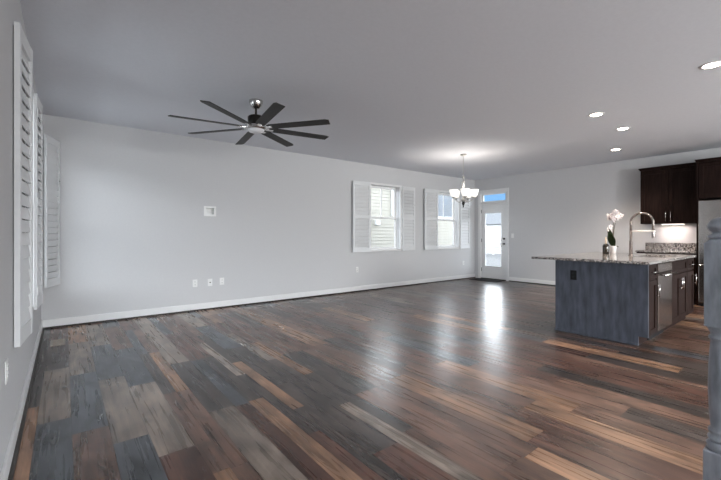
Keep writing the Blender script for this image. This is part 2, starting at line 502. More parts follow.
def left_window(n, a0, a1, z0, z1):
    r = empty_structure('window_%d' % n, (LX, (a0 + a1) / 2, z0))
    hw, hh = (a1 - a0) / 2, z1 - z0
    mb = MB()
    for p, q, c, d in ((-hw - 0.03, -hw + 0.012, -0.03, hh + 0.03), (hw - 0.012, hw + 0.03, -0.03, hh + 0.03),
                       (-hw, hw, -0.03, 0.012), (-hw, hw, hh - 0.012, hh + 0.03)):
        mb.box(-0.02, 0.03, p, q, c, d, 0.003)
    for p, q, c, d in ((-hw, -hw + 0.012, 0, hh), (hw - 0.012, hw, 0, hh), (-hw, hw, 0, 0.012), (-hw, hw, hh - 0.012, hh)):
        mb.box(-0.15, 0.0, p, q, c, d)
    mb.build('window_frame', M['white'], r)
    for nm, c, d, x0 in (('upper_sash', hh / 2 - 0.02, hh - 0.012, -0.135), ('lower_sash', 0.012, hh / 2 + 0.02, -0.105)):
        mb = MB(); s = 0.045
        mb.box(x0, x0 + 0.03, -hw + 0.012, -hw + 0.012 + s, c, d).box(x0, x0 + 0.03, hw - 0.012 - s, hw - 0.012, c, d)
        mb.box(x0, x0 + 0.03, -hw + 0.012 + s, hw - 0.012 - s, c, c + s).box(x0, x0 + 0.03, -hw + 0.012 + s, hw - 0.012 - s, d - s, d)
        sh = mb.build(nm, M['vinyl'], r)
        MB().box(x0 + 0.012, x0 + 0.018, -hw + 0.05, hw - 0.05, c + 0.04, d - 0.04).build('pane', M['glass'], sh)
for i, a in enumerate(WIN_LEFT): left_window(i + 3, *a)

for i, (a0, a1, z0, z1) in enumerate(ADDED_REAR):  # frames and panes for the added, unseen rear openings
    r = empty_structure('window_%d' % (i + 5), ((a0 + a1) / 2, RY, z0))
    hw, hh = (a1 - a0) / 2, z1 - z0
    mb = MB()
    for p, q, c, d in ((-hw, -hw + 0.06, 0, hh), (hw - 0.06, hw, 0, hh), (-0.04, 0.04, 0.06, hh - 0.06), (-hw + 0.06, hw - 0.06, 0, 0.06), (-hw + 0.06, hw - 0.06, hh - 0.06, hh)):
        mb.box(p, q, -0.12, -0.02, c, d)
    mb.build('window_frame', M['vinyl'], r)
    MB().box(-hw + 0.05, hw - 0.05, -0.073, -0.067, 0.05, hh - 0.05).build('pane', M['glass'], r)

# ------------------------------------------------------------------ far door with transom
def door():
    d0, d1 = DOOR_FAR[0], DOOR_FAR[1]
    r = empty_structure('door_1', (FX, (d0 + d1) / 2, 0))
    hw = (d1 - d0) / 2
    mb = MB()                                     # casing
    mb.box(-0.018, 0.0, -hw - 0.06, -hw + 0.005, 0, 2.335, 0.003).box(-0.018, 0.0, hw - 0.005, hw + 0.06, 0, 2.335, 0.003)
    mb.box(-0.02, 0.0, -hw - 0.06, hw + 0.06, 2.33, 2.43, 0.003)
    for p, q, c, d in ((-hw, -hw + 0.02, 0, 2.335), (hw - 0.02, hw, 0, 2.335), (-hw, hw, 2.315, 2.335), (-hw, hw, 2.045, 2.10)):
        mb.box(-0.006, 0.15, p, q, c, d, 0.002)
    mb.build('door_casing', M['white'], r)
    mb = MB()
    a = hw - 0.02
    mb.box(0.05, 0.09, -a, -a + 0.05, 2.10, 2.315).box(0.05, 0.09, a - 0.05, a, 2.10, 2.315)
    mb.box(0.05, 0.09, -a, a, 2.10, 2.125).box(0.05, 0.09, -a, a, 2.30, 2.315)
    tr = mb.build('transom', M['vinyl'], r)
    MB().box(0.067, 0.073, -a + 0.04, a - 0.04, 2.115, 2.31).build('pane', M['glass'], tr)
    mb = MB()                                     # door leaf around its glass
    g0, g1 = -0.235, 0.265
    mb.box(0.03, 0.075, -a + 0.004, g0, 0.02, 2.04, 0.003).box(0.03, 0.075, g1, a - 0.004, 0.02, 2.04, 0.003)
    mb.box(0.03, 0.075, g0, g1, 0.02, 0.345, 0.003).box(0.03, 0.075, g0, g1, 1.80, 2.04, 0.003)
    leaf = mb.build('door_leaf', M['white'], r)
    mb = MB()
    for p, q, c, d in ((g0 - 0.02, g0 + 0.012, 0.325, 1.82), (g1 - 0.012, g1 + 0.02, 0.325, 1.82), (g0, g1, 0.325, 0.357), (g0, g1, 1.788, 1.82)):
        mb.box(0.02, 0.032, p, q, c, d, 0.003)
    mb.build('glazing_bead', M['white'], leaf)
    MB().box(0.05, 0.056, g0 - 0.002, g1 + 0.002, 0.343, 1.802).build('pane', M['glass'], leaf)
    # curved pull handle, lever and lock on the latch side (smaller y)
    hy = -0.275
    pts = [(0.03, hy + 0.03, 1.10)] + [(0.03 - 0.055 * math.sin(t), hy + 0.03 + 0.03 * math.sin(t), 1.10 - 0.22 * t / PI) for t in [PI * k / 10 for k in range(1, 10)]] + [(0.03, hy + 0.03, 0.88)]
    MB().tube(pts, 0.009).build('pull_handle', M['chrome'], leaf, label='bright curved pull handle')
    MB().lathe([(0.026, 0), (0.026, 0.014), (0.014, 0.02), (0.012, 0.03)], mtx=Matrix.Translation((0.03, hy - 0.03, 1.10)) @ Matrix.Rotation(-PI / 2, 4, 'Y'), seg=16).build('deadbolt', M['darkmetal'], leaf, label='dark deadbolt')
    MB().lathe([(0.028, 0), (0.028, 0.012), (0.011, 0.018), (0.011, 0.045)], mtx=Matrix.Translation((0.03, hy - 0.03, 0.965)) @ Matrix.Rotation(-PI / 2, 4, 'Y'), seg=16) \
        .box(-0.022, -0.006, hy - 0.038, hy + 0.04, 0.957, 0.973, 0.004).build('lever', M['darkmetal'], leaf, label='dark lever')
    for z in (0.25, 1.05, 1.85):
        MB().box(0.024, 0.034, a - 0.012, a + 0.004, z - 0.05, z + 0.05, 0.002).build('hinge', M['darkmetal'], leaf)
    MB().box(0.0, 0.15, -hw, hw, 0.0, 0.02).build('threshold', M['darkmetal'], r, label='dark metal threshold')
door()

# ------------------------------------------------------------------ outdoors
MB().box(-40, 70, -40, 70, -0.4, -0.2).build('ground', M['ground'], kind='structure')
nh = thing('neighbouring_house', 'pale cream sided house close outside the two long wall windows', 'house', (11, 10, -0.2))
mb = MB()
for k in range(27):                                  # lapped boards, each leaning out over the one below
    z = k * 0.12
    mb.prism([(0.03, z), (-0.022, z), (-0.002, z + 0.12), (0.03, z + 0.12)], -7, 3.3, mtx=Matrix(((0, 0, 1, 0), (1, 0, 0, 0), (0, 1, 0, 0), (0, 0, 0, 1))))
mb.box(-7, 3.3, 0.02, 6, 0, 3.25)
mb.build('siding_wall', M['siding'], nh)
MB().prism([(-7.2, -0.15), (3.45, -0.15), (3.45, 6.2), (-7.2, 6.2)], 3.25, 3.42).build('roof_eave', M['roof'], nh)
wn = MB().box(0.75, 0.85, -0.05, 0.0, 2.06, 3.15).box(2.25, 2.35, -0.05, 0.0, 2.06, 3.15).box(0.85, 2.25, -0.05, 0, 2.06, 2.16).box(0.85, 2.25, -0.05, 0, 3.05, 3.15).build('window_trim', M['fencem'], nh)
MB().box(0.85, 2.25, -0.03, -0.005, 2.16, 3.05).build('pane', M['nwin'], wn)
MB().box(-2.45, -2.25, -0.12, -0.01, 1.74, 1.92, 0.02).build('vent_hood', M['fencem'], nh, label='white vent hood')
MB().box(-1.68, -1.58, -0.09, -0.015, 2.1, 3.24, 0.01).build('downspout', M['fencem'], nh, label='white downspout')

ga = thing('garage', 'white garage with a grey roof seen through the far door', 'building', (40, 26, -0.2))
MB().box(0, 7, -6, 5, 0, 2.75).build('siding_wall', M['wsiding'], ga)
mb = MB()
mb.prism([(-6.5, 2.7), (5.5, 2.7), (-0.5, 4.9)], 0, 7.8, mtx=Matrix.Translation((-0.4, 0, 0)) @ Matrix(((0, 0, 1, 0), (1, 0, 0, 0), (0, 1, 0, 0), (0, 0, 0, 1))))
mb.build('roof', M['roof'], ga)
MB().box(-0.06, 0.0, -4.4, -1.6, 0, 2.15).build('garage_door', M['fencem'], ga)
fe = thing('vinyl_fence', 'white board fence across the yard beyond the far door', 'fence', (24, 15, -0.2))
mb = MB()
for k in range(8): mb.box(0, 0.03, -4, 4, 0.08 + k * 0.15, 0.20 + k * 0.15)
mb.build('board_panel', M['fencem'], fe)
for k in range(5):
    MB().box(-0.05, 0.08, -4 + k * 2 - 0.05, -4 + k * 2 + 0.05, 0, 1.35).build('fence_post', M['fencem'], fe)

# ------------------------------------------------------------------ plantation shutters
def make_shutter(wd, ht, midrail, tilt=70, label=''):
    """local x runs from the hinge (0) to the free edge (wd); y is thickness (room side is -y); z up"""
    r = thing('window_shutter', label, 'shutter')
    t, st = 0.028, 0.05
    mb = MB()
    mb.box(0, st, 0, t, 0, ht, 0.002).box(wd - st, wd, 0, t, 0, ht, 0.002)
    rails = [(0, 0.10), (ht - 0.09, ht)]
    if midrail: rails.append((midrail - 0.04, midrail + 0.04))
    rails.sort()
    for a, b in rails: mb.box(st, wd - st, 0.002, t - 0.002, a, b, 0.002)
    mb.build('panel_frame', M['shutter'], r)
    for (a, b), (c, d) in zip(rails, rails[1:]):
        lv = MB()
        n = max(2, round((c - b) / 0.078)); p = (c - b) / n
        for k in range(n):
            zc = b + (k + 0.5) * p
            mx = Matrix.Translation((wd / 2, t / 2, zc)) @ Matrix.Rotation(math.radians(tilt), 4, 'X')
            lv.box(-(wd / 2 - st), wd / 2 - st, -p * 0.485, p * 0.485, -0.004, 0.004, 0.003, mtx=mx)
        lv.build('louver_bank', M['shutter'], r)
    for z in (0.16, ht / 2, ht - 0.16):
        MB().lathe([(0.006, -0.035), (0.006, 0.035)], c=(-0.004, -0.002, z), seg=10).build('hinge', M['plastic'], r)
    MB().lathe([(0.006, 0), (0.006, 0.003)], mtx=Matrix.Translation((wd - 0.025, 0.0, ht * 0.72)) @ Matrix.Rotation(PI / 2, 4, 'X'), seg=10).build('catch', M['slot'], r, label='small dark magnet catch')
    return r

SG = 'white louvered shutters folded open beside the windows'
def hang(wd, z0, z1, hinge, free, label, midrail=None, tilt=70):
    """panel from hinge (x,y) towards free (x,y)"""
    s = make_shutter(wd, z1 - z0, midrail, tilt, label=label)
    s['group'] = SG
    dx, dy = free[0] - hinge[0], free[1] - hinge[1]
    s.location = (hinge[0], hinge[1], z0)
    s.rotation_euler = (0, 0, math.atan2(dy, dx))
    return s
MR = 1.587 - 0.83
# long wall: frames project to y = 6.20; panels lie almost flat on the wall
hang(0.455, 0.835, 2.335, (5.163, 6.172), (4.70, 6.205), 'white louvered shutter hanging left of the first long wall window', MR)
hang(0.455, 0.835, 2.335, (6.147, 6.172), (6.61, 6.205), 'white louvered shutter on the right side of the first long wall window', MR)
hang(0.455, 0.835, 2.335, (7.373, 6.172), (6.91, 6.205), 'white louvered shutter hanging left of the window nearer the far corner', MR)
hang(0.455, 0.835, 2.335, (8.327, 6.172), (8.79, 6.205), 'white louvered shutter beside the far corner, partly behind the chandelier', MR)
# left wall
hang(0.40, 0.56, 2.41, (-0.188, 3.275), (-0.223, 2.88), 'tall white louvered shutter nearest the camera, on the left wall', tilt=-80)
hang(0.385, 0.56, 2.41, (-0.180, 4.225), (-0.156, 4.60), 'tall white louvered shutter second from the camera on the left wall', tilt=74)
hang(0.33, 0.56, 2.41, (-0.206, 4.945), (-0.216, 4.64), 'thin edge-on white shutter between the second and the corner shutter on the left wall', tilt=74)
hang(0.40, 0.56, 2.41, (-0.166, 5.86), (-0.050, 6.20), 'tall white louvered shutter swung out beside the left room corner', tilt=-74)

# ------------------------------------------------------------------ wall plates
def plate(loc, rz, label, kind='outlet'):
    """local +y points out of the wall"""
    r = thing('light_switch' if kind == 'switch' else 'cable_plate' if kind == 'cable' else 'wall_outlet', label, 'switch' if kind == 'switch' else 'outlet', loc, rz, 'white wall outlets' if kind == 'outlet' else None)
    pl = M['black'] if kind == 'black' else M['plastic']
    wd = 0.058 if kind == 'switch2' else 0.036
    MB().box(-wd, wd, 0.0, 0.006, -0.058, 0.058, 0.003).build('cover_plate', pl, r)
    if kind == 'switch':
        MB().box(-0.016, 0.016, 0.006, 0.010, -0.032, 0.032, 0.002).build('rocker', pl, r)
    elif kind == 'cable':
        MB().lathe([(0.009, 0), (0.009, 0.012), (0.005, 0.012), (0.005, 0.016)], mtx=Matrix.Translation((0, 0.006, 0.0)) @ Matrix.Rotation(-PI / 2, 4, 'X'), seg=12).build('jack', M['darkmetal'], r, label='dark cable jack')
    else:
        for z in (-0.021, 0.021):
            s = MB().box(-0.016, 0.016, 0.006, 0.009, z - 0.014, z + 0.014, 0.003).build('socket', pl, r)
            MB().box(-0.008, -0.005, 0.009, 0.0095, z - 0.004, z + 0.006).box(0.005, 0.008, 0.009, 0.0095, z - 0.004, z + 0.006).box(-0.002, 0.002, 0.009, 0.0095, z - 0.011, z - 0.007).build('slot', M['slot'], s)
    return r
plate((1.62, WY, 0.437), PI, 'white wall outlet, leftmost of three low plates on the long wall')
plate((1.85, WY, 0.432), PI, 'white cable plate with dark jack, middle of three low wall plates', 'cable')
plate((2.04, WY, 0.437), PI, 'white wall outlet, rightmost of three low plates on the long wall')
plate((4.865, WY, 0.465), PI, 'white wall outlet under the left shutter of the first long wall window')
plate((8.55, WY, 0.435), PI, 'white wall outlet low beside the far room corner')
plate((LX, 2.56, 0.52), -PI / 2, 'white wall outlet low on the left wall under the nearest shutter')
plate((FX, 5.11, 1.18), PI / 2, 'white light switch beside the glazed far door', 'switch')

tv = thing('television_outlet_box', 'white recessed media box high on the bare long wall', 'outlet box', (1.85, WY, 1.583))
mb = MB()
for a, b, c, d in ((-0.095, -0.066, -0.08, 0.08), (0.066, 0.095, -0.08, 0.08), (-0.066, 0.066, -0.08, -0.051), (-0.066, 0.066, 0.051, 0.08)):
    mb.box(a, b, -0.006, 0.0, c, d, 0.002)
for a, b, c, d in ((-0.069, -0.066, -0.054, 0.054), (0.066, 0.069, -0.054, 0.054), (-0.066, 0.066, -0.054, -0.051), (-0.066, 0.066, 0.051, 0.054)):
    mb.box(a, b, -0.002, 0.09, c, d)
mb.build('box_frame', M['plastic'], tv)
MB().box(-0.069, 0.069, 0.09, 0.094, -0.054, 0.054).build('back_plate', M['plastic'], tv)
MB().box(-0.045, 0.03, 0.070, 0.0895, 0.0, 0.035, 0.002).build('socket', M['plastic'], tv)

# floor register
fv = thing('floor_register', 'small tan metal floor vent near the left room corner', 'vent', (-0.053, 5.35, 0.0))
mb = MB()
for a, b, c, d in ((-0.065, -0.045, -0.15, 0.15), (0.045, 0.065, -0.15, 0.15), (-0.045, 0.045, -0.15, -0.125), (-0.045, 0.045, 0.125, 0.15)):
    mb.box(a, b, c, d, 0.0, 0.006, 0.002)
mb.build('register_frame', M['ventm'], fv)
mb = MB()
for k in range(12): mb.box(-0.045, 0.045, -0.118 + k * 0.0205, -0.109 + k * 0.0205, 0.0005, 0.004)
mb.box(-0.004, 0.004, -0.125, 0.125, 0.0005, 0.0045)
mb.build('grille', M['ventm'], fv)
MB().box(-0.045, 0.045, -0.125, 0.125, 0.0002, 0.0008).build('duct_opening', M['slot'], fv)

tag(MB().box(-0.22, 0.22, -0.39, 0.39, 0.0, 0.014, 0.005).build('doormat', M['matm'], loc=(FX - 0.30, 5.67, 0.0)), 'small black doormat on the floor before the far door', 'doormat')

# ------------------------------------------------------------------ ceiling fan
def fan():
    X, Y = 1.729, 4.112
    r = thing('ceiling_fan', 'dark bronze eight blade ceiling fan with nickel canopy', 'ceiling fan', (X, Y, H))
    MB().lathe([(0.078, 0.0), (0.078, -0.012), (0.070, -0.05), (0.045, -0.082), (0.022, -0.092)], seg=28).build('canopy', M['chrome'], r, label='polished nickel canopy')
    MB().lathe([(0.013, -0.085), (0.013, -0.19)], seg=14).build('downrod', M['darkmetal'], r)
    MB().lathe([(0.030, -0.165), (0.075, -0.175), (0.092, -0.19), (0.092, -0.272), (0.080, -0.285)], seg=32).build('motor_housing', M['darkmetal'], r)
    MB().lathe([(0.080, -0.283), (0.115, -0.290), (0.118, -0.322), (0.095, -0.332)], seg=32).build('hub', M['chrome'], r, label='polished nickel hub ring')
    MB().lathe([(0.092, -0.330), (0.086, -0.352), (0.05, -0.366), (0.0, -0.37)], seg=28).build('lens_cap', M['whitelens'], r, label='pale opal cap')
    bl = None
    for k in range(8):
        a = math.radians(36.2 + 45 * k)
        if bl is None:
            m = MB()
            pitch = Matrix.Translation((0, 0, -0.31)) @ Matrix.Rotation(math.radians(-10), 4, 'X')
            m.prism([(0.15, -0.042), (0.19, -0.052), (0.86, -0.056), (0.90, -0.038), (0.885, 0.056), (0.19, 0.052), (0.15, 0.042)], -0.004, 0.004, mtx=pitch)
            bl = m.build('blade', M['blade'], r)
            bk = MB().box(0.095, 0.20, -0.022, 0.022, -0.009, -0.003, 0.002, mtx=pitch).build('blade_bracket', M['chrome'], bl, label='nickel blade bracket')
            o = bl
        else:
            o = copy_tree(bl, r)
        o.rotation_euler = (0, 0, a)
fan()

# ------------------------------------------------------------------ chandelier
def chandelier():
    X, Y = 5.986, 4.377
    r = thing('chandelier', 'nickel five arm chandelier with lit white bowl shades', 'chandelier', (X, Y, H))
    MB().lathe([(0.062, 0), (0.060, -0.012), (0.035, -0.026), (0.010, -0.034)], seg=24).build('canopy', M['nickel'], r)
    MB().lathe([(0.005, -0.03), (0.005, -0.42)], seg=8).build('stem_rod', M['nickel'], r)
    MB().lathe([(0.010, -0.40), (0.028, -0.425), (0.030, -0.445), (0.012, -0.47), (0.012, -0.51)], seg=18).build('loop_cap', M['nickel'], r)
    MB().lathe([(0.014, -0.50), (0.040, -0.515), (0.040, -0.53), (0.030, -0.55), (0.026, -0.68), (0.018, -0.72), (0.016, -0.82), (0.036, -0.85), (0.042, -0.88), (0.020, -0.91)], seg=20).build('column', M['nickel'], r)
    MB().lathe([(0.020, -0.905), (0.030, -0.93), (0.018, -0.96), (0.008, -0.985), (0.012, -1.0), (0.0, -1.018)], seg=16).build('finial', M['darkmetal'], r, label='dark finial')
    n = 5
    ra = 0.20
    for k in range(n):
        a = math.radians(226 + 72 * k)
        c, s = math.cos(a), math.sin(a)
        P = []
        for t in [i / 12 for i in range(13)]:
            rad = 0.03 + (ra - 0.03) * t
            z = -0.87 + 0.01 * t - 0.045 * math.sin(PI * min(1, t * 1.1)) + (0.02 * t ** 3)
            P.append((rad * c, rad * s, z))
        arm = MB().tube(P, 0.008, 8).build('arm', M['nickel'], r)
        MB().lathe([(0.010, -0.845), (0.034, -0.838), (0.037, -0.82), (0.026, -0.812)], c=(ra * c, ra * s, 0), seg=16).build('shade_cup', M['nickel'], arm)
        pr = [(0.028, -0.818), (0.052, -0.803), (0.065, -0.770), (0.073, -0.725), (0.087, -0.682), (0.084, -0.682), (0.070, -0.725), (0.062, -0.768), (0.049, -0.798), (0.0, -0.81)]
        MB().lathe(pr, c=(ra * c, ra * s, 0), seg=24).build('shade', M['frost'], arm, label='lit frosted white glass bowl')
        light('bulb', 'POINT', (X + ra * c, Y + ra * s, H - 0.72), (0, 0, 0), 3.4, (1, 0.93, 0.86), shadow_soft_size=0.03)
chandelier()

# ------------------------------------------------------------------ recessed downlights
LABS = ['round recessed downlight left of the other kitchen ones and nearest the chandelier, glowing warm',
        'round recessed downlight in the middle of the three distant ones over the island',
        'smallest and farthest round recessed downlight, just above the far wall',
        'large near recessed downlight cut by the right edge of the picture']
for (x, y), lb in zip(((5.329, 1.87), (6.336, 1.873), (7.786, 2.418), (4.601, 0.672)), LABS):
    r = thing('recessed_downlight', lb, 'downlight', (x, y, H), 0, 'recessed ceiling downlights')
    MB().lathe([(0.062, -0.001), (0.066, -0.006), (0.088, -0.005), (0.092, 0.0)], seg=32).build('trim_ring', M['white'], r)
    MB().lathe([(0.0, -0.0035), (0.064, -0.0035)], seg=28).build('lens', M['lens'], r, label='glowing warm lens')
    light('downlight_beam', 'SPOT', (x, y, H - 0.02), (0, 0, 0), 85, (1, 0.82, 0.66), spot_size=math.radians(125), spot_blend=0.7, shadow_soft_size=0.06)

# ------------------------------------------------------------------ cabinet building blocks
def shaker(mb, x0, x1, z0, z1, y, t=0.02, fr=0.055):
    """recessed-panel door on the plane y, facing -y"""
    fr = min(fr, (z1 - z0) * 0.3, (x1 - x0) * 0.3)
    mb.box(x0, x0 + fr, y - t, y, z0, z1, 0.002).box(x1 - fr, x1, y - t, y, z0, z1, 0.002)
    mb.box(x0 + fr, x1 - fr, y - t, y, z0, z0 + fr, 0.002).box(x0 + fr, x1 - fr, y - t, y, z1 - fr, z1, 0.002)
    mb.box(x0 + fr - 0.002, x1 - fr + 0.002, y - t * 0.45, y, z0 + fr - 0.002, z1 - fr + 0.002)
    return mb
def bar_pull(p, ln, vert, parent, y):
    """bar handle standing off the face y (towards -y)"""
    x, z = p
    mb = MB()
    if vert:
        mb.tube([(x, y - 0.032, z - ln / 2), (x, y - 0.032, z + ln / 2)], 0.006)
        for s in (-1, 1): mb.tube([(x, y, z + s * ln * 0.36), (x, y - 0.032, z + s * ln * 0.36)], 0.005)
    else:
        mb.tube([(x - ln / 2, y - 0.032, z), (x + ln / 2, y - 0.032, z)], 0.006)
        for s in (-1, 1): mb.tube([(x + s * ln * 0.36, y, z), (x + s * ln * 0.36, y - 0.032, z)], 0.005)
    return mb.build('handle', M['chrome'], parent, label='bright metal bar handle')

# ------------------------------------------------------------------ kitchen island
FY = 1.232          # cabinet face plane of the island (facing -y)
IZ = 0.885
X0, X1 = 4.87, 7.00
isl = thing('island_back_panel', 'slate stained plank end and back panelling wrapping the kitchen island', 'island panel', (X0, 2.15, 0))
MB().prism([(FY - 0.02 - 2.15, 0.10), (FY - 0.02 - 2.15, IZ), (0.02, IZ), (0.02, 0.0), (1.30 - 2.15, 0.0), (1.30 - 2.15, 0.10)], 0.0, 0.022,
           mtx=Matrix(((0, 0, 1, 0), (1, 0, 0, 0), (0, 1, 0, 0), (0, 0, 0, 1)))).build('end_panel', M['endwood'], isl)
MB().box(0.022, X1 - X0, 0.0, 0.02, 0.0, IZ).build('back_panel', M['endwood'], isl)
MB().box(-0.010, 0.0, 1.30 - 2.15, 0.028, 0.0, 0.022, 0.003).build('base_strip', M['endwood'], isl)

def base_cabinet(x0, x1, label, doors, drawer=True, hside=1, name='base_cabinet', false_front=False):
    r = thing(name, label, 'cabinet', ((x0 + x1) / 2, FY, 0), 0, 'island cabinet units')
    hw = (x1 - x0) / 2 - 0.001
    mb = MB()
    t = 0.018
    mb.box(-hw, -hw + t, 0, 0.60, 0.10, IZ).box(hw - t, hw, 0, 0.60, 0.10, IZ)
    mb.box(-hw + t, hw - t, 0, 0.60, 0.10, 0.10 + t).box(-hw + t, hw - t, 0.582, 0.60, 0.118, IZ)
    mb.box(-hw + t, hw - t, 0, 0.02, IZ - 0.03, IZ).box(-hw + t, hw - t, 0, 0.02, 0.69, 0.715)
    mb.build('carcass', M['espresso'], r)
    MB().box(-hw, hw, 0.07, 0.085, 0, 0.10).build('toe_kick', M['espresso'], r)
    dz = 0.70
    if drawer:
        d = shaker(MB(), -hw + 0.006, hw - 0.006, 0.715, IZ - 0.012, 0, fr=0.04).build('false_front' if false_front else 'drawer', M['espresso'], r)
        if not false_front: bar_pull((0, 0.795), min(0.16, hw * 1.2), False, d, -0.02)
    n = doors
    wd = (2 * hw - 0.012) / n
    for k in range(n):
        a = -hw + 0.006 + k * wd
        d = shaker(MB(), a + 0.0015, a + wd - 0.0015, 0.115, dz, 0).build('door', M['espresso'], r)
        hx = (a + wd - 0.035 if k == 0 else a + 0.035) if n == 2 else (a + wd - 0.035 if hside > 0 else a + 0.035)
        bar_pull((hx, dz - 0.12), 0.15, True, d, -0.02)
    return r
base_cabinet(X0 + 0.023, 5.20, 'narrow dark espresso cabinet with one drawer at the near end of the island', 1)
base_cabinet(5.81, 6.60, 'wide dark espresso sink cabinet with two doors past the dishwasher', 2, name='sink_cabinet', false_front=True)
base_cabinet(6.60, 7.00, 'dark espresso single door cabinet at the far end of the island', 1)

dw = thing('dishwasher', 'stainless steel dishwasher with bar handle built into the island', 'dishwasher', (5.505, FY, 0))
MB().box(-0.298, 0.298, 0.0, 0.58, 0.10, 0.875).build('tub_body', M['black'], dw)
MB().box(-0.296, 0.296, -0.028, -0.001, 0.115, 0.765, 0.006).build('door', M['dwsteel'], dw)
MB().box(-0.296, 0.296, -0.028, -0.001, 0.77, 0.872, 0.006).build('control_panel', M['dwsteel'], dw)
hb = MB().tube([(-0.25, -0.075, 0.745), (0.25, -0.075, 0.745)], 0.011)
for s in (-1, 1): hb.tube([(s * 0.21, -0.028, 0.745), (s * 0.21, -0.075, 0.745)], 0.008)
hb.build('handle', M['chrome'], dw)
MB().box(-0.296, 0.296, 0.06, 0.075, 0.0, 0.10).build('toe_kick', M['black'], dw)

# granite top with a sink cut-out
SX0, SX1, SY0, SY1 = 5.88, 6.52, 1.30, 1.66
CT0, CT1 = (4.835, 1.19), (7.03, 2.46)
ct = MB()
for a in ((CT0[0], CT1[0], SY1, CT1[1]), (CT0[0], CT1[0], CT0[1], SY0), (CT0[0], SX0, SY0, SY1), (SX1, CT1[0], SY0, SY1)):
    ct.box(a[0], a[1], a[2], a[3], 0.885, 0.915)
bmesh.ops.remove_doubles(ct.b, verts=ct.b.verts, dist=1e-4)
tag(ct.build('island_countertop', M['granite']), 'speckled granite slab overhanging the island', 'countertop')
sk = thing('kitchen_sink', 'stainless steel undermount sink bowl in the island top', 'sink', ((SX0 + SX1) / 2, (SY0 + SY1) / 2, 0.70))
hx, hy = (SX1 - SX0) / 2, (SY1 - SY0) / 2
mb = MB().box(-hx, hx, -hy, hy, 0.0, 0.008).box(-hx - 0.0, -hx + 0.006, -hy, hy, 0.008, 0.1845).box(hx - 0.006, hx, -hy, hy, 0.008, 0.1845)
mb.box(-hx, hx, -hy, -hy + 0.006, 0.008, 0.1845).box(-hx, hx, hy - 0.006, hy, 0.008, 0.1845)
mb.build('bowl', M['steel'], sk)
MB().lathe([(0.04, 0.0085), (0.04, 0.012), (0.015, 0.0105)], seg=20).build('drain', M['chrome'], sk)

def faucet():
    r = thing('kitchen_faucet', 'tall gooseneck spring faucet with docking arm behind the island sink', 'faucet', (6.15, 1.725, 0.915))
    MB().lathe([(0.030, 0), (0.030, 0.008), (0.022, 0.014), (0.020, 0.20), (0.016, 0.21), (0.016, 0.36)], seg=20).build('column', M['gunmetal'], r)
    R_ = 0.125
    pts = [(0, 0, 0.355), (0, 0, 0.44)] + [(0, -R_ + R_ * math.cos(t), 0.455 + R_ * math.sin(t)) for t in [PI * k / 16 for k in range(17)]] + [(0, -2 * R_, 0.42), (0, -2 * R_, 0.36)]
    sp = MB().tube(pts, 0.0135, 12).build('spring_hose', M['gunmetal'], r)
    coil = MB()
    # coil ridges along the hose
    dense = []
    for a, b in zip(pts, pts[1:]):
        for k in range(6): dense.append(Vector(a).lerp(Vector(b), k / 6))
    hel = []
    tot = len(dense)
    for i in range(tot * 3):
        f = i / 3
        j = min(int(f), tot - 2)
        p = dense[j].lerp(dense[j + 1], f - j)
        t = (dense[j + 1] - dense[j]).normalized()
        n1 = Vector((1, 0, 0)); n2 = t.cross(n1)
        ang = i * 2 * PI / 6
        hel.append(p + (n1 * math.cos(ang) + n2 * math.sin(ang)) * 0.0145)
    coil.tube(hel, 0.0025, 5).build('coil', M['gunmetal'], sp)
    MB().lathe([(0.012, 0.37), (0.019, 0.355), (0.021, 0.28), (0.017, 0.25), (0.017, 0.245)], c=(0, -2 * R_, 0), seg=16).build('spray_head', M['gunmetal'], r)
    MB().tube([(0, 0, 0.335), (0, -2 * R_ + 0.02, 0.335)], 0.011, 10).lathe([(0.024, 0.325), (0.024, 0.345)], c=(0, -2 * R_, 0), seg=16).build('docking_arm', M['armm'], r, label='bright horizontal docking arm')
    MB().tube([(0.018, 0, 0.10), (0.045, 0, 0.105), (0.055, -0.01, 0.19)], 0.008, 10).build('lever', M['nickel'], r)
faucet()

# dark soap bottle and orchid on the island
bt = thing('soap_bottle', 'small dark bottle with cream neck standing on the island left of the orchid', 'bottle', (6.45, 2.13, 0.915))
MB().lathe([(0.0, 0.0), (0.040, 0.0), (0.043, 0.006), (0.043, 0.115), (0.034, 0.138), (0.016, 0.150), (0.0, 0.150)], seg=22).build('body', M['amber'], bt)
MB().lathe([(0.0135, 0.149), (0.0135, 0.215), (0.008, 0.225), (0.008, 0.25), (0.0, 0.252)], seg=16).build('neck', M['cream'], bt, label='cream neck')

